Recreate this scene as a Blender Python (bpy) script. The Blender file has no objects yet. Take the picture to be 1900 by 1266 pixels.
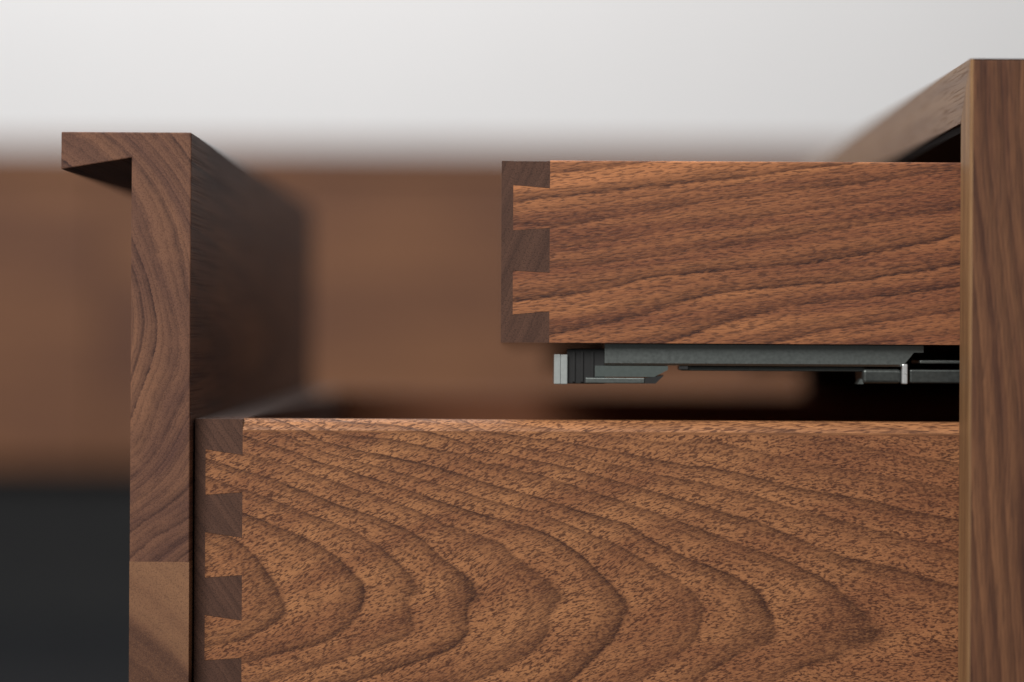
import bpy, bmesh, math
import numpy as np
from mathutils import Vector

# ------------------------------------------------------------------ camera, world, lights, exposure
scene = bpy.context.scene
COL = scene.collection
MM = 0.001
R = math.radians

cam_data = bpy.data.cameras.new("camera")
cam = bpy.data.objects.new("camera", cam_data)
COL.objects.link(cam)
cam.location = (0, -0.800, 0.00285)
cam.rotation_euler = (R(90), -0.0055, 0)
cam_data.sensor_width = 36
cam_data.lens = 80.34
cam_data.shift_x = -0.0184
cam_data.shift_y = 0.0011
cam_data.clip_start = 0.01
cam_data.clip_end = 60
cam_data.dof.use_dof = True
cam_data.dof.focus_distance = 0.825
cam_data.dof.aperture_fstop = 2.35
scene.camera = cam

world = bpy.data.worlds.new("World")
scene.world = world
world.use_nodes = True
wb = world.node_tree.nodes["Background"]
wb.inputs[0].default_value = (1.0, 0.99, 0.97, 1)
wb.inputs[1].default_value = 0.19


def area(name, loc, target, size, size_y, power, color):
    ld = bpy.data.lights.new(name, 'AREA')
    ld.shape = 'RECTANGLE'
    ld.size, ld.size_y = size, size_y
    ld.energy = power
    ld.color = color
    o = bpy.data.objects.new(name, ld)
    COL.objects.link(o)
    o.location = loc
    d = Vector(target) - Vector(loc)
    o.rotation_euler = d.to_track_quat('-Z', 'Y').to_euler()
    return o


area("window_light", (-1.0, -2.0, 1.75), (0.0, 0.1, 0.0), 1.5, 1.5, 84, (1.0, 0.975, 0.945))
area("wall_fill_light", (-0.7, 1.1, 2.3), (-0.2, 2.4, 0.5), 1.6, 0.8, 57, (0.975, 0.985, 1.0))  # unseen lamp, added to brighten the wall

scene.view_settings.view_transform = 'Standard'
scene.view_settings.look = 'None'
scene.view_settings.exposure = 0
scene.view_settings.gamma = 1
scene.view_settings.use_curve_mapping = False
scene.cycles.use_denoising = True
scene.cycles.max_bounces = 8


# ------------------------------------------------------------------ node helpers
class NT:
    def __init__(self, mat):
        self.t = mat.node_tree
        self.n = self.t.nodes
        self.n.clear()

    def node(self, kind, **kw):
        nd = self.n.new(kind)
        for k, v in kw.items():
            setattr(nd, k, v)
        return nd

    def link(self, a, b):
        self.t.links.new(a, b)

    def put(self, sock, val):
        if isinstance(val, bpy.types.NodeSocket):
            self.link(val, sock)
        else:
            sock.default_value = val

    def math(self, op, a, b=None, c=None, clamp=False):
        nd = self.node('ShaderNodeMath', operation=op, use_clamp=clamp)
        self.put(nd.inputs[0], a)
        if b is not None:
            self.put(nd.inputs[1], b)
        if c is not None:
            self.put(nd.inputs[2], c)
        return nd.outputs[0]

    def comb(self, x, y, z):
        nd = self.node('ShaderNodeCombineXYZ')
        for i, v in enumerate((x, y, z)):
            self.put(nd.inputs[i], v)
        return nd.outputs[0]

    def noise(self, vec, scale=1.0, detail=2.0, rough=0.5, dist=0.0):
        nd = self.node('ShaderNodeTexNoise')
        self.put(nd.inputs['Vector'], vec)
        nd.inputs['Scale'].default_value = scale
        nd.inputs['Detail'].default_value = detail
        nd.inputs['Roughness'].default_value = rough
        nd.inputs['Distortion'].default_value = dist
        return nd.outputs['Fac']

    def rng(self, v, a, b, c, d, smooth=False):
        nd = self.node('ShaderNodeMapRange')
        nd.interpolation_type = 'SMOOTHSTEP' if smooth else 'LINEAR'
        nd.clamp = True
        for i, x in enumerate((v, a, b, c, d)):
            self.put(nd.inputs[i], x)
        return nd.outputs[0]

    def mix(self, f, a, b, kind='MIX'):
        nd = self.node('ShaderNodeMix', data_type='RGBA', blend_type=kind)
        self.put(nd.inputs[0], f)
        self.put(nd.inputs[6], a if isinstance(a, bpy.types.NodeSocket) else (*a, 1))
        self.put(nd.inputs[7], b if isinstance(b, bpy.types.NodeSocket) else (*b, 1))
        return nd.outputs[2]

    def finish(self, color, rough, metallic=0.0, spec=0.5, bump=None, bump_strength=0.2, bump_dist=0.0001):
        p = self.node('ShaderNodeBsdfPrincipled')
        o = self.node('ShaderNodeOutputMaterial')
        self.put(p.inputs['Base Color'], color if isinstance(color, bpy.types.NodeSocket) else (*color, 1))
        self.put(p.inputs['Roughness'], rough)
        p.inputs['Metallic'].default_value = metallic
        p.inputs['Specular IOR Level'].default_value = spec
        if bump is not None:
            b = self.node('ShaderNodeBump')
            b.inputs['Strength'].default_value = bump_strength
            b.inputs['Distance'].default_value = bump_dist
            self.put(b.inputs['Height'], bump)
            self.link(b.outputs[0], p.inputs['Normal'])
        self.link(p.outputs[0], o.inputs[0])


def srgb(r, g, b):
    def f(c):
        c /= 255.0
        return c / 12.92 if c <= 0.04045 else ((c + 0.055) / 1.055) ** 2.4
    return (f(r), f(g), f(b))


def new_mat(name):
    m = bpy.data.materials.new(name)
    m.use_nodes = True
    return m, NT(m)


def wood(name, light, mid, dark, pore_len=2.6, pore_wid=0.85, pore_amt=0.8, line_amt=0.75,
         fine=3.0, fine_amt=0.25, band=0.5, wobble=0.25, tilt=1.0, pore_thr=0.56, rough=0.46,
         band_len=60.0, band_wid=9.0, sharp=0.55, spec=0.28, band_ring=0.0, grit=0.0, jag=0.9, fine_gate=0.4, pore=None):
    """Walnut driven by three vertex attributes in millimetres: grain (along, across, depth),
    ring (growth ring count) and line (how dark that ring's latewood is)."""
    pore = pore or dark
    m, t = new_mat(name)
    ga = t.node('ShaderNodeAttribute', attribute_name='grain')
    ra = t.node('ShaderNodeAttribute', attribute_name='ring')
    la = t.node('ShaderNodeAttribute', attribute_name='line')
    ta = t.node('ShaderNodeAttribute', attribute_name='tone')
    sep = t.node('ShaderNodeSeparateXYZ')
    t.link(ga.outputs['Vector'], sep.inputs[0])
    u, v, w = sep.outputs
    # slow wander of the fibre direction
    wn = t.noise(t.comb(t.math('DIVIDE', u, 46.0), t.math('DIVIDE', v, 30.0), t.math('DIVIDE', w, 30.0)), 1, 1)
    wander = t.math('MULTIPLY', t.math('SUBTRACT', wn, 0.5), 9.0 * tilt)
    v2 = t.math('ADD', v, wander)
    # growth rings
    rn = t.noise(t.comb(t.math('DIVIDE', u, 16.0), t.math('DIVIDE', v, 6.0), t.math('DIVIDE', w, 6.0)), 1, 3, 0.55)
    rn2 = t.noise(t.comb(t.math('DIVIDE', u, 3.2), t.math('DIVIDE', v, 0.9), t.math('DIVIDE', w, 0.9)), 1, 2, 0.6)
    r = t.math('ADD', ra.outputs['Fac'], t.math('MULTIPLY', t.math('SUBTRACT', rn, 0.5), wobble))
    r = t.math('ADD', r, t.math('MULTIPLY', t.math('SUBTRACT', rn2, 0.5), wobble * jag))
    fr = t.math('FRACT', t.math('ADD', r, 0.04))
    rise = t.rng(fr, sharp, 0.97, 0, 1, False)
    rise = t.math('POWER', rise, 2.0)
    fall = t.rng(fr, 0.955, 1.0, 1, 0, True)
    prof = t.math('MULTIPLY', rise, fall)
    # fainter rings in between
    fr2 = t.math('FRACT', t.math('MULTIPLY', r, fine))
    prof2 = t.math('MULTIPLY', t.math('POWER', fr2, 3.0), t.rng(fr2, 0.9, 1.0, 1, 0, True))
    breakup = t.noise(t.comb(t.math('DIVIDE', u, 22.0), t.math('DIVIDE', v, 5.0), t.math('DIVIDE', w, 5.0)), 1, 2)
    prof2 = t.math('MULTIPLY', prof2, t.rng(breakup, fine_gate, fine_gate + 0.2, 0, 1))
    lines = t.math('MULTIPLY', t.math('MULTIPLY', prof, la.outputs['Fac']), line_amt)
    lines = t.math('MULTIPLY', lines, t.rng(breakup, 0.25, 0.6, 0.6, 1.0))
    lines = t.math('ADD', lines, t.math('MULTIPLY', prof2, fine_amt), clamp=True)
    # broad light and dark bands along the grain
    bn = t.noise(t.comb(t.math('DIVIDE', u, band_len), t.math('DIVIDE', v2, band_wid), t.math('DIVIDE', w, band_wid)), 1, 3, 0.55)
    if band_ring:
        bn = t.noise(t.comb(t.math('MULTIPLY', r, band_ring), t.math('DIVIDE', u, 140.0), t.math('DIVIDE', t.math('ADD', v, w), 70.0)), 1, 3, 0.6)
    bandf = t.rng(bn, 0.34, 0.66, 0.5 - band, 0.5 + band)
    bandf = t.math('ADD', bandf, ta.outputs['Fac'])
    base = t.mix(t.rng(bandf, 0, 1, 0, 1), light, mid)
    base = t.mix(t.rng(bandf, 1, 2, 0, 1), base, dark)
    base = t.mix(t.rng(bandf, -0.7, 0, 1, 0), base, tuple(min(0.9, c * 1.35) for c in light))
    # ring-paced tone: each ring drifts a little darker outwards
    base = t.mix(t.math('MULTIPLY', t.math('MULTIPLY', fr, fr), t.math('MULTIPLY', la.outputs['Fac'], 0.42)), base, mid)
    base = t.mix(lines, base, dark)
    # open pores and fibre streaks
    pv = t.comb(t.math('DIVIDE', u, pore_len), t.math('DIVIDE', v2, pore_wid), t.math('DIVIDE', w, pore_wid))
    pn = t.noise(pv, 1.0, 1.5, 0.5, 0.35)
    pores = t.rng(pn, pore_thr - 0.04, pore_thr + 0.09, 0, 1, True)
    pv2 = t.comb(t.math('DIVIDE', u, pore_len * 2.7), t.math('DIVIDE', v2, pore_wid * 0.55), t.math('DIVIDE', w, pore_wid * 0.55))
    pn2 = t.noise(pv2, 1.0, 2.0, 0.6)
    streak = t.rng(pn2, 0.35, 0.7, -0.5, 0.5)
    # pores crowd together in parts of each ring
    dens = t.rng(fr, 0.0, 0.9, 1.0, 0.72)
    pore_f = t.math('MULTIPLY', t.math('MULTIPLY', pores, pore_amt), dens)
    base = t.mix(t.math('MULTIPLY', t.math('ADD', streak, 0.5), 0.34), base, t.mix(0.45, mid, dark))
    col = t.mix(pore_f, base, pore)
    if grit:
        gn = t.noise(t.comb(t.math('DIVIDE', u, pore_len * 0.62), t.math('DIVIDE', v2, pore_wid * 0.62), t.math('DIVIDE', w, pore_wid * 0.62)), 1.0, 2.0, 0.6)
        col = t.mix(t.rng(gn, 0.5, 0.68, 0.0, grit), col, pore)
        col = t.mix(t.rng(gn, 0.32, 0.48, grit * 0.7, 0.0), col, light)
    glow = t.rng(pn, 0.30, 0.46, 0.22, 0.0)
    col = t.mix(glow, col, light)
    h = t.math('SUBTRACT', 1.0, t.math('ADD', t.math('MULTIPLY', pores, 0.8), t.math('MULTIPLY', streak, 0.3)))
    rg = t.math('ADD', rough, t.math('MULTIPLY', pores, 0.14))
    t.finish(col, rg, spec=spec, bump=h, bump_strength=0.35, bump_dist=0.00012)
    return m


def plain(name, color, rough=0.6, metallic=0.0, var=0.08, scale=300.0, spec=0.5):
    m, t = new_mat(name)
    tc = t.node('ShaderNodeTexCoord')
    n = t.noise(tc.outputs['Object'], scale, 3, 0.6)
    f = t.rng(n, 0.3, 0.7, 1 - var, 1 + var)
    col = t.node('ShaderNodeVectorMath', operation='SCALE')
    col.inputs[0].default_value = color
    t.put(col.inputs['Scale'], f)
    t.finish(col.outputs[0], t.rng(n, 0.3, 0.7, rough - 0.05, rough + 0.05), metallic, spec)
    return m


M = {}
M['side_fig'] = wood('walnut_cathedral', srgb(200, 139, 93), srgb(153, 99, 68), srgb(50, 31, 28),
                     pore_len=1.6, pore_wid=0.60, pore_amt=0.90, line_amt=0.92, fine=3.0, fine_amt=0.42,
                     band=0.42, wobble=0.11, tilt=1.0, pore_thr=0.525, band_len=40, band_wid=12, sharp=0.34, pore=srgb(74, 42, 31), grit=0.40,
                     fine_gate=0.3)
M['upper_fig'] = wood('walnut_straight', srgb(196, 130, 86), srgb(140, 87, 63), srgb(52, 33, 32),
                      pore_len=3.4, pore_wid=0.62, pore_amt=0.58, line_amt=0.86, fine=3.0, fine_amt=0.5,
                      band=0.45, wobble=0.20, tilt=0.15, pore_thr=0.545, band_len=120, band_wid=6, sharp=0.25, grit=0.32,
                      jag=0.8, fine_gate=0.33)
M['end_dark'] = wood('walnut_end_grain_dark', srgb(108, 76, 61), srgb(84, 58, 47), srgb(42, 28, 24),
                     pore_len=30, pore_wid=0.5, pore_amt=0.45, line_amt=0.35, fine=2.0, fine_amt=0.2,
                     band=0.5, wobble=0.4, tilt=0.0, rough=0.55, band_ring=0.6, sharp=0.2)
M['front_end'] = wood('walnut_end_grain_banded', srgb(150, 106, 80), srgb(104, 72, 62), srgb(58, 38, 35),
                      spec=0.24, pore_len=90, pore_wid=0.5, pore_amt=0.34, line_amt=0.75, fine=2.7, fine_amt=0.5,
                      band=0.55, wobble=0.22, tilt=0.0, rough=0.5, sharp=0.1, band_ring=0.42, fine_gate=0.3)
M['front_end_pale'] = wood('walnut_end_grain_pale', srgb(162, 119, 87), srgb(134, 95, 71), srgb(72, 48, 41),
                           pore_len=30, pore_wid=0.45, pore_amt=0.40, line_amt=0.6, fine=9.0, fine_amt=0.20,
                           band=0.3, wobble=0.05, tilt=0.0, rough=0.5, sharp=0.4, band_ring=6.0, fine_gate=0.25)
M['panel'] = wood('walnut_panel', srgb(144, 100, 71), srgb(104, 69, 53), srgb(56, 36, 31),
                  pore_len=16, pore_wid=0.55, pore_amt=0.5, line_amt=0.7, fine=4.0, fine_amt=0.45,
                  band=0.55, wobble=0.22, tilt=0.05, sharp=0.1, band_ring=1.3, jag=0.35, fine_gate=0.3, grit=0.2)
M['edge'] = wood('walnut_panel_edge', srgb(178, 138, 96), srgb(142, 106, 74), srgb(96, 68, 50),
                 pore_len=20, pore_wid=0.6, pore_amt=0.35, line_amt=0.5, fine=3.0, fine_amt=0.3,
                 band=0.6, wobble=0.2, tilt=0.05, band_ring=1.0, jag=0.3)
M['top_edge'] = wood('walnut_top_edge', srgb(160, 126, 94), srgb(132, 101, 76), srgb(94, 70, 54),
                     pore_len=20, pore_wid=0.8, pore_amt=0.3, line_amt=0.4, fine=2.0, fine_amt=0.2,
                     band=0.5, wobble=0.3, tilt=0.05, band_ring=1.0, rough=0.42, spec=0.35)
M['inside'] = wood('walnut_drawer_inside', srgb(140, 88, 58), srgb(114, 70, 46), srgb(64, 41, 32),
                   pore_len=6, pore_wid=0.9, pore_amt=0.4, line_amt=0.5, fine=2.0, fine_amt=0.2,
                   band=0.4, wobble=0.3, tilt=0.1, band_len=90, band_wid=10)
M['interior_shade'] = plain('interior_shade_black', (0.007, 0.005, 0.0045), 0.9, var=0.2, scale=60, spec=0.08)  # near-black colour stands in for the shade inside the cabinet
M['far_wood'] = wood('walnut_far_cabinet', srgb(148, 102, 70), srgb(108, 72, 55), srgb(76, 50, 41),
                     pore_len=8, pore_wid=1.2, pore_amt=0.3, line_amt=0.5, fine=2.0, fine_amt=0.2,
                     band=0.5, wobble=0.3, tilt=0.1, band_len=330, band_wid=130, rough=0.55)
M['plinth'] = plain('black_plinth', (0.012, 0.0128, 0.0145), 0.7, var=0.1, scale=40)
M['floor'] = plain('charcoal_floor', (0.0095, 0.0105, 0.012), 0.85, var=0.25, scale=25, spec=0.15)
M['wall'] = plain('white_plaster', (0.80, 0.80, 0.80), 0.85, var=0.012, scale=8)
M['zinc'] = plain('zinc_plated_steel', (0.20, 0.22, 0.21), 0.42, 0.85, 0.10, 900)
M['zinc_dark'] = plain('dark_zinc_steel', (0.10, 0.11, 0.105), 0.45, 0.8, 0.12, 900)
M['steel'] = plain('bright_steel', (0.85, 0.86, 0.86), 0.3, 0.6, 0.05, 900)
M['grey_plastic'] = plain('light_grey_plastic', (0.40, 0.43, 0.42), 0.5, 0.0, 0.06, 700)
M['dark_plastic'] = plain('black_plastic', (0.018, 0.018, 0.018), 0.6, 0.0, 0.1, 700)
M['green_plastic'] = plain('grey_green_plastic', (0.085, 0.105, 0.098), 0.5, 0.0, 0.08, 700)


# ------------------------------------------------------------------ mesh helpers (all in millimetres)
def link_mesh(name, bm, mat, parent=None, origin=(0, 0, 0), attr=None):
    """bm in mm, world placed; attr(co array) -> grain (n,3), ring (n,), line (n,)"""
    bmesh.ops.recalc_face_normals(bm, faces=bm.faces[:])
    me = bpy.data.meshes.new(name)
    bm.to_mesh(me)
    bm.free()
    n = len(me.vertices)
    co = np.empty(n * 3, dtype=np.float64)
    me.vertices.foreach_get('co', co)
    co = co.reshape(-1, 3)
    if attr is not None:
        res = attr(co)
        g, r, l = res[:3]
        tone = res[3] if len(res) > 3 else np.zeros(n)
        a = me.attributes.new('tone', 'FLOAT', 'POINT')
        a.data.foreach_set('value', np.ascontiguousarray(tone, dtype=np.float32))
        a = me.attributes.new('grain', 'FLOAT_VECTOR', 'POINT')
        a.data.foreach_set('vector', np.ascontiguousarray(g, dtype=np.float32).ravel())
        a = me.attributes.new('ring', 'FLOAT', 'POINT')
        a.data.foreach_set('value', np.ascontiguousarray(r, dtype=np.float32))
        a = me.attributes.new('line', 'FLOAT', 'POINT')
        a.data.foreach_set('value', np.ascontiguousarray(l, dtype=np.float32))
    o0 = np.array(origin, dtype=np.float64)
    me.vertices.foreach_set('co', np.ascontiguousarray((co - o0) * MM, dtype=np.float32).ravel())
    me.update()
    me.materials.append(mat)
    ob = bpy.data.objects.new(name, me)
    COL.objects.link(ob)
    if parent is None:
        ob.location = o0 * MM
    else:
        ob.parent = parent
        ob.location = o0 * MM - Vector(parent['_w'])if '_w' in parent else o0 * MM
    return ob


def thing(name, label, cat, loc, group=None):
    o = bpy.data.objects.new(name, None)
    o.empty_display_size = 0.03
    COL.objects.link(o)
    o.location = Vector(loc) * MM
    o['label'] = label
    o['category'] = cat
    if group:
        o['group'] = group
    return o


def part(name, bm, mat, root, attr=None, label=None):
    """a child of root (root may be a part); geometry stays where it was built"""
    base = root.location.copy()
    if root.parent is not None:
        base = base + root.parent.location
    ob = link_mesh(name, bm, mat, None, attr=attr)
    ob.parent = root
    ob.location = -base
    if label:
        ob['label'] = label
    return ob


def cuts(bm, axis, positions):
    no = [0, 0, 0]
    no[axis] = 1
    for p in positions:
        co = [0, 0, 0]
        co[axis] = p
        bmesh.ops.bisect_plane(bm, geom=bm.verts[:] + bm.edges[:] + bm.faces[:], dist=1e-5,
                               plane_co=co, plane_no=no)


def prism(bm, profile, axis, a, b):
    """extrude a 2D polygon along axis (0,1,2); profile in the two other axes in order"""
    rings = []
    for t in (a, b):
        vs = []
        for p in profile:
            c = list(p)
            c.insert(axis, t)
            vs.append(bm.verts.new(c))
        rings.append(vs)
    n = len(profile)
    bm.faces.new(rings[0])
    bm.faces.new(rings[1][::-1])
    for i in range(n):
        j = (i + 1) % n
        bm.faces.new((rings[0][i], rings[1][i], rings[1][j], rings[0][j]))
    return bm


def box(bm, x0, x1, y0, y1, z0, z1, bevel=0.0, seg=2):
    b = bmesh.new()
    prism(b, [(x0, y0), (x1, y0), (x1, y1), (x0, y1)], 2, z0, z1)
    bmesh.ops.recalc_face_normals(b, faces=b.faces[:])
    if bevel:
        bmesh.ops.bevel(b, geom=b.edges[:], offset=bevel, segments=seg, profile=0.5, affect='EDGES')
    me = bpy.data.meshes.new('tmp')
    b.to_mesh(me)
    b.free()
    bm.from_mesh(me)
    bpy.data.meshes.remove(me)
    return bm


def merge(bm, other):
    me = bpy.data.meshes.new('tmp')
    other.to_mesh(me)
    other.free()
    bm.from_mesh(me)
    bpy.data.meshes.remove(me)


def lin(u, ring, line=0.8, perm=None, off=(0, 0, 0)):
    """attribute function: along-grain axis u, ring(x,y,z) expression"""
    def f(co):
        x, y, z = co[:, 0], co[:, 1], co[:, 2]
        axes = {'x': (x, z, y), 'y': (y, x, z), 'z': (z, x, y)}[u]
        g = np.stack([axes[0] + off[0], axes[1] + off[1], axes[2] + off[2]], 1)
        r = ring(x, y, z)
        return g, r, np.full(len(x), line)
    return f


# thin-plate field through traced growth-ring lines
def tps(lines, smooth=0.15, nx=0.6):
    P, V = [], []
    for val, pts in lines:
        pts = np.array(pts, float)
        for i in range(len(pts)):
            P.append(pts[i])
            V.append(val)
            if i + 1 < len(pts) and np.hypot(*(pts[i + 1] - pts[i])) > 12:
                P.append((pts[i] + pts[i + 1]) / 2)
                V.append(val)
    P = np.array(P)
    V = np.array(V, float)
    n = len(P)

    def U(d2):
        return 0.5 * d2 * np.log(np.maximum(d2, 1e-9))
    S = 100.0
    Q = P / S
    K = U(((Q[:, None] - Q[None]) ** 2).sum(-1)) + np.eye(n) * smooth * 0.01
    A = np.zeros((n + 3, n + 3))
    A[:n, :n] = K
    A[:n, n] = 1
    A[:n, n + 1:] = Q
    A[n:, :n] = A[:n, n:].T
    sol = np.linalg.solve(A, np.concatenate([V, np.zeros(3)]))

    def f(x, z):
        q = np.stack([x, z], 1) / S
        out = np.empty(len(q))
        for s in range(0, len(q), 4000):
            e = q[s:s + 4000]
            out[s:s + 4000] = U(((e[:, None] - Q[None]) ** 2).sum(-1)) @ sol[:n] + sol[n] + e @ sol[n + 1:]
        return out
    return f


# ------------------------------------------------------------------ the setting
FLOOR = -300.0
b = bmesh.new()
box(b, -6000, 6000, -2500, 3600, FLOOR - 40, FLOOR)
floor = link_mesh('floor', b, M['floor'])
floor['kind'] = 'structure'
b = bmesh.new()
box(b, -6000, 6000, 2700, 2800, FLOOR - 0.0, 2600)
wall = link_mesh('wall', b, M['wall'])
wall['kind'] = 'structure'

# ------------------------------------------------------------------ far low cabinet, out of focus
far = thing('low_cabinet', 'long low walnut cabinet on black plinth, blurred behind the drawers', 'cabinet', (-100, 1800, FLOOR))
fw = lin('x', lambda x, y, z: z / 34.0 + y / 40.0 + x / 2600.0, 0.6)
b = bmesh.new(); box(b, -1150, 950, 1596, 2100, 188, 208, 1.0)
part('top_panel', b, M['far_wood'], far, fw)
b = bmesh.new(); box(b, -1146, 946, 1622, 2096, -130, 187.6)
part('body', b, M['far_wood'], far, fw)
for i in range(3):
    b = bmesh.new()
    x0 = -1146 + i * 698.0
    box(b, x0, x0 + 695.0, 1600, 1621.6, -128, 185, 1.0)
    part('door', b, M['far_wood'], far, lin('x', lambda x, y, z: z / 34.0 + y / 40.0 + x / 2600.0, 0.6, off=(i * 900, 0, 0)))
b = bmesh.new(); box(b, -1120, 920, 1640, 2080, FLOOR, -130.3)
part('plinth', b, M['plinth'], far)

# ------------------------------------------------------------------ cabinet carcass at the right
XF, XB = 153.4, 640.0           # front edge, back
YN, YF = 0.0, 500.0             # near and far outer faces
T, TT = 18.2, 21.0
ZT = 103.0
cab = thing('walnut_cabinet', 'walnut cabinet with mitred top corner, standing at right edge with drawers pulled out', 'cabinet', (400, 250, FLOOR))
panel_ring = lambda x, y, z: (x + 0.05 * z + 3.2 * np.sin(z / 60.0) + 1.3 * np.sin(z / 23.0 + x / 15.0)) / 5.6 + y / 5.0
b = bmesh.new()
pb = bmesh.new()
# near side panel: mitre runs from the outer top corner to the inner one
prism(pb, [(YN, FLOOR), (YN + T, FLOOR), (YN + T, ZT - TT), (YN, ZT)], 0, XF + 1.0, XB)
bmesh.ops.recalc_face_normals(pb, faces=pb.faces[:])
ed = [e for e in pb.edges if all(abs(v.co.y - YN) < 1e-4 for v in e.verts) and
      (all(abs(v.co.z - ZT) < 1e-4 for v in e.verts))]
bmesh.ops.bevel(pb, geom=ed, offset=1.0, segments=3, profile=0.5, affect='EDGES')
cuts(pb, 2, np.arange(-280, 100, 12.0))
cuts(pb, 0, np.arange(158, 250, 8.0))
merge(b, pb)
near_panel = part('side_panel', b, M['panel'], cab, lin('z', panel_ring, 0.85))
# solid lipping on the panel's front edge
pb = bmesh.new()
prism(pb, [(YN, FLOOR), (YN + T, FLOOR), (YN + T, ZT - TT), (YN, ZT)], 0, XF, XF + 1.0)
bmesh.ops.recalc_face_normals(pb, faces=pb.faces[:])
ed = [e for e in pb.edges if all(abs(v.co.x - XF) < 1e-4 for v in e.verts) and abs(e.verts[0].co.z - e.verts[1].co.z) > 100]
bmesh.ops.bevel(pb, geom=ed, offset=0.9, segments=3, profile=0.5, affect='EDGES')
cuts(pb, 2, np.arange(-280, 100, 20.0))
part('edge_band', pb, M['edge'], near_panel, lin('z', lambda x, y, z: (y + 1.4 * np.sin(z / 45.0)) / 6.0, 0.6))
# top panel
pb = bmesh.new()
prism(pb, [(YN + 0.15, ZT), (YN + T + 0.15, ZT - TT), (YF - T - 0.15, ZT - TT), (YF - 0.15, ZT)], 0, XF + 1.0, XB)
top_panel = part('top_panel', pb, M['panel'], cab, lin('y', lambda x, y, z: x / 7.0 + z / 8.0, 0.7))
pb = bmesh.new()
prism(pb, [(YN + 0.15, ZT), (YN + T + 0.15, ZT - TT), (YF - T - 0.15, ZT - TT), (YF - 0.15, ZT)], 0, XF, XF + 1.0)
part('edge_band', pb, M['top_edge'], top_panel, lin('y', lambda x, y, z: z / 5.0 + y / 300.0, 0.5))
pb = bmesh.new()
prism(pb, [(YF, FLOOR), (YF - T, FLOOR), (YF - T, ZT - TT), (YF, ZT)], 0, XF, XB)
part('side_panel', pb, M['panel'], cab, lin('z', panel_ring, 0.8))
pb = bmesh.new(); box(pb, XF + 2, XB - 1, YN + T + 0.2, YF - T - 0.2, FLOOR + 60, FLOOR + 78)
part('bottom_panel', pb, M['panel'], cab, lin('y', lambda x, y, z: x / 7.0 + z / 8.0, 0.7))
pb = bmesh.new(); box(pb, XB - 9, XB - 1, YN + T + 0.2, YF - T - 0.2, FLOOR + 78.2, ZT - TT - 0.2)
part('back_panel', pb, M['interior_shade'], cab)  # back panel coloured black for the interior shade
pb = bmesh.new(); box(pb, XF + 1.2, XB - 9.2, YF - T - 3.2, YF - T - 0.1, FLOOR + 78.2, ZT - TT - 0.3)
part('side_shade_sheet', pb, M['interior_shade'], cab)  # added sheet, its black stands for shade on the far inner side
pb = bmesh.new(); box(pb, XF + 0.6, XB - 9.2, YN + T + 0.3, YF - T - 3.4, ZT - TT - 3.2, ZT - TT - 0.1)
part('top_shade_sheet', pb, M['interior_shade'], cab)  # added sheet, paints the shade under the top black

# ------------------------------------------------------------------ dovetailed drawer boxes
YS, YE, ST = 28.0, 472.0, 12.5      # near face, far face, side thickness


def comb_front(x0, lap, x1, zt, zb, tails):
    """box front: end profile with dovetail sockets at both ends"""
    bm = bmesh.new()
    G = 0.09          # hairline at the joint
    for (y0, y1) in ((YS, YS + ST), (YE - ST, YE)):
        prism(bm, [(x0, zb), (lap, zb), (lap, zt), (x0, zt)], 1, y0, y1)     # lap
        top_l, top_s = zt, zt
        for (la, lb, sa, sb) in tails:                                        # pins
            prism(bm, [(lap, la + G), (x1, sa + G), (x1, top_s - G), (lap, top_l - G)], 1, y0, y1)
            top_l, top_s = lb, sb
        prism(bm, [(lap, zb), (x1, zb), (x1, top_s - G), (lap, top_l - G)], 1, y0, y1)
    box(bm, x0, x1, YS + ST, YE - ST, zb, zt)
    return bm


def drawer_side(x1, x2, lap, zt, zb, tails, y0, y1, dx, dz, round_r, dense=True, bprof=0.5):
    bm = bmesh.new()
    mb = bmesh.new()
    prism(mb, [(y0, zb), (y1, zb), (y1, zt), (y0, zt)], 0, x1, x2)
    bmesh.ops.recalc_face_normals(mb, faces=mb.faces[:])
    ed = [e for e in mb.edges if all(abs(v.co.z - zt) < 1e-4 for v in e.verts) and abs(e.verts[0].co.x - e.verts[1].co.x) > 10]
    bmesh.ops.bevel(mb, geom=ed, offset=round_r, segments=5, profile=bprof, affect='EDGES')
    if dense:
        cuts(mb, 0, np.arange(x1 + dx, min(x2, 165.0), dx))
        cuts(mb, 2, np.arange(max(zb, -125.0) + dz, zt - round_r - 0.2, dz))
    merge(bm, mb)
    for (la, lb, sa, sb) in tails:
        tb = bmesh.new()
        prism(tb, [(lap, lb), (x1, sb), (x1, sa), (lap, la)], 1, y0, y1)
        if dense:
            cuts(tb, 0, np.arange(lap + 2.2, x1, 2.2))
            cuts(tb, 2, np.arange(lb + 2.2, la, 2.2))
        merge(bm, tb)
    return bm


K = 0.19528   # mm per reference unit on the drawer-side plane


def trace(pts):
    out = []
    for px, py in pts:
        dx, dy = px - 985, py - 650
        out.append(((dx + 0.0055 * dy) * K, -(dy - 0.0055 * dx) * K))
    return out


# ---- lower drawer
LX0, LLAP, LX1 = -121.5, -117.6, -104.2
LZT = -25.5
tails_low = []
for i in range(5):
    o = -30.0 * i
    tails_low.append((-36.7 + o, -53.1 + o, -38.7 + o, -52.1 + o))
LZB = tails_low[-1][1] - 11.2

low = thing('deep_drawer', 'lower deep walnut drawer with dovetails and tall lipped front, pulled far out', 'drawer', (60, 250, LZB))

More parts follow.
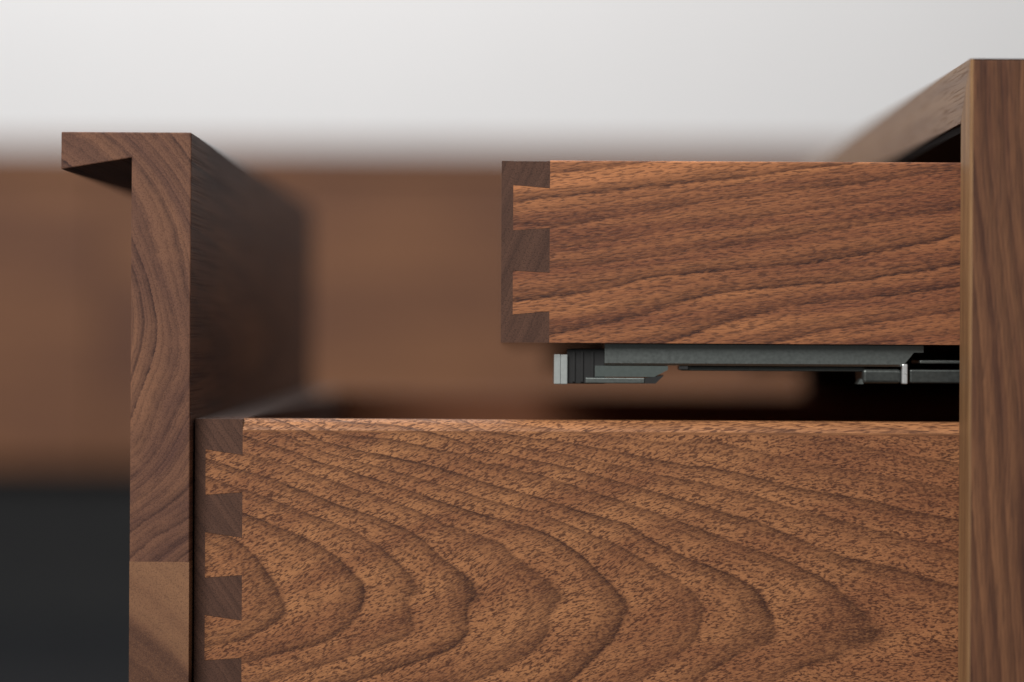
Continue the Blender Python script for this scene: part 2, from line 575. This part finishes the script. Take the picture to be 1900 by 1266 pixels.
# the figure of the lower drawer side: growth-ring lines of the board
cath = [
    (1, [(456, 1008), (488, 1040), (516, 1076), (536, 1120), (528, 1152), (492, 1172), (448, 1192), (385, 1205)]),
    (2, [(385, 920), (460, 952), (520, 976), (560, 992), (600, 1012), (640, 1040), (668, 1068), (684, 1092), (680, 1120), (664, 1152), (632, 1180), (600, 1196), (520, 1216), (448, 1236), (385, 1250)]),
    (3, [(640, 976), (688, 1000), (736, 1036), (772, 1072), (788, 1092), (766, 1118), (774, 1150), (770, 1176), (736, 1192), (680, 1212), (600, 1236)]),
    (4, [(388, 850), (440, 868), (500, 884), (560, 908), (632, 936), (696, 956), (744, 976), (784, 996), (808, 1020), (840, 1044), (872, 1068), (896, 1092), (902, 1110), (876, 1136), (878, 1170), (856, 1200), (800, 1224), (736, 1244), (680, 1262)]),
    (5, [(820, 968), (880, 990), (920, 1000), (960, 1032), (1000, 1056), (1036, 1084), (1056, 1116), (1030, 1142), (1022, 1180), (996, 1212), (960, 1232), (912, 1256)]),
    (6, [(560, 842), (700, 888), (840, 936), (920, 960), (984, 976), (1024, 992), (1064, 1016), (1104, 1048), (1128, 1072), (1160, 1100), (1178, 1124), (1162, 1160), (1144, 1192), (1112, 1220), (1080, 1252)]),
    (7, [(1150, 1010), (1210, 1045), (1268, 1080), (1298, 1105), (1310, 1139), (1306, 1164), (1281, 1206), (1247, 1231), (1200, 1262)]),
    (8, [(600, 818), (680, 838), (792, 860), (860, 880), (920, 900), (1020, 928), (1096, 952), (1163, 970), (1218, 1004), (1268, 1029), (1336, 1055), (1386, 1076), (1424, 1109), (1445, 1151), (1449, 1176), (1437, 1198), (1374, 1219), (1310, 1257)]),
    (9, [(720, 812), (860, 842), (1000, 878), (1130, 920), (1220, 950), (1302, 978), (1353, 1000), (1411, 1020), (1445, 1032), (1479, 1046), (1521, 1066), (1555, 1087), (1584, 1111), (1622, 1137), (1660, 1160), (1702, 1177), (1760, 1188), (1660, 1204), (1584, 1221), (1521, 1235), (1462, 1256)]),
    (10, [(1230, 915), (1300, 935), (1361, 954), (1411, 966), (1458, 987), (1512, 1010), (1563, 1030), (1626, 1042), (1668, 1050), (1710, 1067), (1769, 1082)]),
    (11, [(900, 820), (1080, 848), (1250, 884), (1330, 900), (1395, 916), (1458, 937), (1512, 949), (1576, 966), (1639, 985), (1700, 1000), (1770, 1016)]),
    (12, [(1064, 822), (1192, 846), (1277, 863), (1336, 869), (1395, 882), (1479, 903), (1555, 916), (1626, 928), (1689, 945), (1769, 960)]),
    (13, [(1300, 812), (1420, 838), (1540, 862), (1660, 884), (1770, 906)]),
    (14, [(1530, 812), (1650, 836), (1770, 856)]),
]
cath_f = tps([(v, trace(p)) for v, p in cath], 0.003)
cath_strength = np.array([0.7, 0.9, 1.0, 0.75, 1.0, 0.7, 1.0, 0.7, 1.0, 0.85, 0.9, 0.7, 0.9, 0.5, 0.5, 0.4, 0.4])


def cath_attr(co):
    x, y, z = co[:, 0], co[:, 1], co[:, 2]
    r = cath_f(x, np.maximum(z, -140)) + (y - YS) * 0.06
    # pores lean with the figure: up to the right in the heart, level at the right end
    xx = np.linspace(-130, 340, 400)
    slope = 0.40 * np.clip((140 - xx) / 130.0, 0, 1)
    rise = np.interp(x, xx, np.cumsum(slope) * (xx[1] - xx[0]))
    g = np.stack([x, z - rise, y], 1)
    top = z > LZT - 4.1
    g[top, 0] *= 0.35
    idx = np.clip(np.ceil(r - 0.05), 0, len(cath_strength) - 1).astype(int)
    tone = np.where(top, -0.4, 0.22 * np.clip((x - 20) / 120.0, 0, 1))  # top chamfer paler: light from above put into the tone
    return g, r, cath_strength[idx], tone


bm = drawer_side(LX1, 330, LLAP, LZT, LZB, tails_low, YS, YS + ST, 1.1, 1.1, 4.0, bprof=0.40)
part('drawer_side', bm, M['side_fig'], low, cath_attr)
bm = drawer_side(LX1, 330, LLAP, LZT, LZB, tails_low, YE - ST, YE, 1, 1, 0.6, dense=False)
part('drawer_side', bm, M['inside'], low, lin('x', lambda x, y, z: z / 9.0 + x / 160.0 + y / 6.0, 0.7))
bm = comb_front(LX0, LLAP, LX1, LZT - 0.05, LZB, tails_low)
part('box_front', bm, M['end_dark'], low, lin('y', lambda x, y, z: (x * 0.8 + z * 0.55) / 2.6, 0.8))
bm = bmesh.new(); box(bm, 318, 330.5, YS + ST + 0.1, YE - ST - 0.1, LZB, LZT - 8)
part('box_back', bm, M['inside'], low, lin('y', lambda x, y, z: z / 8.0, 0.7))
bm = bmesh.new(); box(bm, LX1 - 4, 317.8, YS + ST - 0.2, YE - ST + 0.2, LZB + 14, LZB + 22)
part('drawer_bottom', bm, M['inside'], low, lin('y', lambda x, y, z: x / 14.0, 0.6))

# tall applied front: two glued boards, the upper one ending in the finger lip
FX0, FX1 = -143.6, -122.2
FY0, FY1 = 20.0, 480.0
fb = bmesh.new()
prism(fb, [(FX0, -76.7), (FX1, -76.7), (FX1, 77.4), (FX0 - 0.01, 77.4), (FX0, 68.0)], 1, FY0, FY1)
fb.free()
fb = bmesh.new()
prof = [(FX0, -76.68), (FX1, -76.68), (FX1, 77.4), (-168.9, 77.4), (-168.9, 63.9), (FX0, 68.2)]
prism(fb, prof, 1, FY0, FY1)
bmesh.ops.recalc_face_normals(fb, faces=fb.faces[:])
ed = [e for e in fb.edges if not all(abs(v.co.z + 76.68) < 1e-3 for v in e.verts)
      and not (all(abs(v.co.z - 68.2) < 1e-3 for v in e.verts))]
bmesh.ops.bevel(fb, geom=ed, offset=0.45, segments=2, profile=0.5, affect='EDGES')
bmesh.ops.triangulate(fb, faces=[f for f in fb.faces if len(f.verts) > 4])
cuts(fb, 2, np.arange(-74, 77, 2.4))
cuts(fb, 0, np.arange(-166, -123, 2.4))


def front_attr(co):
    x, y, z = co[:, 0], co[:, 1], co[:, 2]
    d = np.hypot(x + 199.0, (z - 11.0))
    d = d + 2.2 * np.sin(d / 4.9 + 1.0) + 1.5 * np.sin(z / 21.0) + 0.8 * np.sin(z / 8.0 + x / 9.0)
    r = d / 5.2 + y * 0.004
    g = np.stack([y, x, z], 1)
    st = np.random.RandomState(4).uniform(0.35, 1.0, 80)
    return g, r, st[np.clip(np.ceil(r).astype(int), 0, 79)]


front = part('drawer_front', fb, M['front_end'], low, front_attr, 'upper board of the drawer front with overhanging finger lip')
fb = bmesh.new()
box(fb, FX0, FX1, FY0, FY1, LZB - 4, -76.7, 0.0)
cuts(fb, 2, np.arange(-190, -77, 2.4))
cuts(fb, 0, np.arange(FX0 + 2, FX1, 2.4))


def front2_attr(co):
    x, y, z = co[:, 0], co[:, 1], co[:, 2]
    d = z + 98.5 + 0.62 * (x - FX0) + 0.012 * (x - FX0) ** 2    # height above the dark ring
    r = 0.86 - d / 62.0
    tone = np.interp(d, [-30, -2.5, 0.5, 6], [1.1, 1.35, 0.4, -0.1])
    return np.stack([y, x, z], 1), r, np.full(len(x), 0.6), tone


part('lower_board', fb, M['front_end_pale'], low, front2_attr, 'paler lower board of the drawer front')

# ---- upper inner drawer
UX0, ULAP, UX1 = -10.9, -6.65, 6.65
UZT, UZB = 68.8, 2.7
tails_up = [(59.7, 43.4, 58.6, 44.3), (28.7, 12.9, 28.0, 14.1)]
up = thing('shallow_drawer', 'upper shallow walnut drawer with two dovetails, half open on metal runner', 'drawer', (200, 250, UZB))
strt = [
    (1, [(950, 332), (1021, 326), (1117, 314), (1240, 301)]),
    (2, [(950, 378), (1021, 370), (1140, 357), (1240, 346), (1363, 334), (1480, 318), (1600, 303)]),
    (3, [(950, 418), (1021, 424), (1100, 414), (1200, 396), (1350, 372), (1560, 348), (1780, 318)]),
    (4, [(950, 462), (1040, 462), (1160, 446), (1300, 420), (1460, 398), (1620, 376), (1780, 350)]),
    (5, [(950, 508), (1021, 502), (1110, 494), (1240, 478), (1400, 452), (1600, 420), (1780, 388)]),
    (6, [(954, 562), (1065, 552), (1140, 537), (1188, 522), (1240, 514), (1363, 503), (1494, 494), (1591, 479), (1722, 456), (1780, 438)]),
    (7, [(1028, 626), (1121, 604), (1200, 586), (1281, 560), (1363, 544), (1494, 531), (1608, 523), (1700, 508), (1780, 492)]),
    (8, [(1220, 642), (1278, 626), (1363, 600), (1461, 572), (1559, 560), (1689, 548), (1780, 534)]),
    (9, [(1440, 640), (1520, 620), (1600, 605), (1700, 592), (1780, 580)]),
    (10, [(1600, 645), (1700, 630), (1780, 620)]),
]
strt_f = tps([(v, trace(p)) for v, p in strt], 0.08)
strt_strength = np.array([0.3, 0.8, 0.8, 0.75, 0.5, 0.7, 1.0, 1.0, 1.0, 0.7, 0.6, 0.5, 0.5])


def strt_attr(co):
    x, y, z = co[:, 0], co[:, 1], co[:, 2]
    r = strt_f(np.minimum(x, 190), z) + (y - YS) * 0.05
    idx = np.clip(np.ceil(r - 0.05), 0, len(strt_strength) - 1).astype(int)
    g = np.stack([x, z - 0.10 * x, y], 1)
    tone = np.interp(r, [-1, 0.6, 1.6, 2.3, 3.2, 4.4, 5.5, 12], [-1.0, -1.0, -0.8, 0.0, 0.4, 0.2, -0.05, 0.1])
    tone = tone + 0.25 * np.clip((x - 60) / 100.0, 0, 1)
    return g, r, strt_strength[idx], tone


bm = drawer_side(UX1, 440, ULAP, UZT, UZB, tails_up, YS, YS + ST, 1.2, 1.2, 0.8)
part('drawer_side', bm, M['upper_fig'], up, strt_attr)
bm = drawer_side(UX1, 440, ULAP, UZT, UZB, tails_up, YE - ST, YE, 1, 1, 0.8, dense=False)
part('drawer_side', bm, M['inside'], up, lin('x', lambda x, y, z: z / 9.0 + x / 160.0 + y / 6.0, 0.7))
bm = comb_front(UX0, ULAP, UX1, UZT - 0.3, UZB, tails_up)
part('box_front', bm, M['end_dark'], up, lin('y', lambda x, y, z: (x * 0.8 - z * 0.35) / 2.8, 0.6, off=(0, 300, 100)))
bm = bmesh.new(); box(bm, 428, 440.5, YS + ST + 0.1, YE - ST - 0.1, UZB, UZT - 4)
part('box_back', bm, M['inside'], up, lin('y', lambda x, y, z: z / 8.0, 0.7))
bm = bmesh.new(); box(bm, UX1 - 4, 427.8, YS + ST - 0.2, YE - ST + 0.2, UZB + 11, UZB + 18)
part('drawer_bottom', bm, M['inside'], up, lin('y', lambda x, y, z: x / 14.0, 0.6))

# ------------------------------------------------------------------ metal runner under the upper drawer
def build_runner(label, loc, side):
    """side = 1: near runner, built from y = 32 inwards; side = -1: its mirror at the far drawer side"""
    def put(name, b, mat, root, label=None):
        if side < 0:
            for v in b.verts:
                v.co.y = 500.0 - v.co.y
        return part(name, b, mat, root, None, label)

    run = thing('drawer_runner', label, 'drawer runner', loc, 'undermount runners of the shallow drawer')
    Y0 = 32.0
    b = bmesh.new()                                     # drawer rail: folded steel channel
    pf = [(Y0, 2.4), (Y0, -4.6), (Y0 + 0.7, -5.4), (Y0 + 26, -5.4), (Y0 + 26, 2.4)]
    prism(b, pf, 0, 26.9, 134.5)
    prism(b, [(Y0 + 0.02, 2.4), (Y0 + 0.02, -0.2), (Y0 + 26, -0.2), (Y0 + 26, 2.4)], 0, 134.5, 143.0)
    rail = put('drawer_rail', b, M['zinc'], run)
    b = bmesh.new()                                     # sloping end of the rail flange
    prism(b, [(134.5, -5.3), (135.6, -5.0), (139.5, -0.2), (134.5, -0.2)], 1, Y0 + 0.05, Y0 + 1.2)
    put('rail_end', b, M['zinc'], rail)
    b = bmesh.new(); box(b, 55, 122, Y0 + 3, Y0 + 22, -7.3, -5.5, 0.3)
    put('middle_rail', b, M['zinc_dark'], run)
    # front catch
    b = bmesh.new()
    box(b, 13.2, 27.0, Y0 + 1.5, Y0 + 24, -12.2, 0.6, 0.3)
    catch = put('front_catch', b, M['dark_plastic'], run)
    b = bmesh.new()
    box(b, 8.5, 10.9, Y0 + 0.3, Y0 + 22, -12.4, -1.5, 0.3)
    box(b, 10.95, 13.4, Y0 + 0.0, Y0 + 22, -12.4, -1.6, 0.3)
    put('catch_tip', b, M['grey_plastic'], catch, label='pale grey plastic tip of the catch')
    b = bmesh.new()
    for x in (15.2, 18.2, 22.0):
        box(b, x, x + 1.0, Y0 + 0.9, Y0 + 2.5, -11.6, -0.6, 0.15)
    put('catch_rib', b, M['dark_plastic'], catch)
    b = bmesh.new()
    prism(b, [(23.4, -9.6), (45.0, -9.6), (50.0, -7.0), (50.0, -5.6), (23.4, -5.6)], 1, Y0 + 0.8, Y0 + 20)
    put('release_lever', b, M['green_plastic'], catch)
    b = bmesh.new(); box(b, 20.0, 41.5, Y0 + 0.2, Y0 + 18, -12.0, -10.0, 0.3)
    put('lever_foot', b, M['zinc'], catch)
    b = bmesh.new()
    prism(b, [(41.6, -12.0), (45.5, -12.0), (48.6, -9.0), (44.0, -9.7), (41.6, -10.0)], 1, Y0 + 0.6, Y0 + 18)
    put('lever_foot_end', b, M['dark_plastic'], catch)
    b = bmesh.new(); box(b, 54, 57.5, Y0 + 1, Y0 + 6, -7.0, -5.6, 0.3)
    put('rail_stop', b, M['dark_plastic'], run)
    # cabinet rail with bright stop pin
    b = bmesh.new(); box(b, 121.0, 135.0, Y0 + 1.0, Y0 + 20, -11.6, -6.2, 1.2, 3)
    crail = put('cabinet_rail', b, M['zinc_dark'], run)
    b = bmesh.new(); box(b, 138.2, 300.0, Y0 + 1.0, Y0 + 20, -11.4, -6.4, 0.6, 2)
    put('rail_length', b, M['zinc_dark'], crail)
    b = bmesh.new(); box(b, 142.0, 300.0, Y0 + 2.0, Y0 + 20, -4.2, -3.0, 0.3, 2)
    put('rail_lip', b, M['zinc'], crail)
    b = bmesh.new(); prism(b, [(119.3, -11.8), (121.5, -11.8), (121.2, -10.2), (120.4, -9.8)], 1, Y0 + 2, Y0 + 10)
    put('rail_hook', b, M['zinc'], crail)
    b = bmesh.new(); box(b, 135.2, 137.2, Y0 - 0.6, Y0 + 3, -11.7, -4.4, 0.4, 2)
    put('stop_pin', b, M['steel'], crail, label='bright steel stop pin')


build_runner('sharp grey steel runner with pale plastic catch tip under the shallow upper drawer', (80, 45, -12), 1)
build_runner('blurred dark runner under the far side of the shallow drawer, behind the sharp runner', (80, 455, -12), -1)
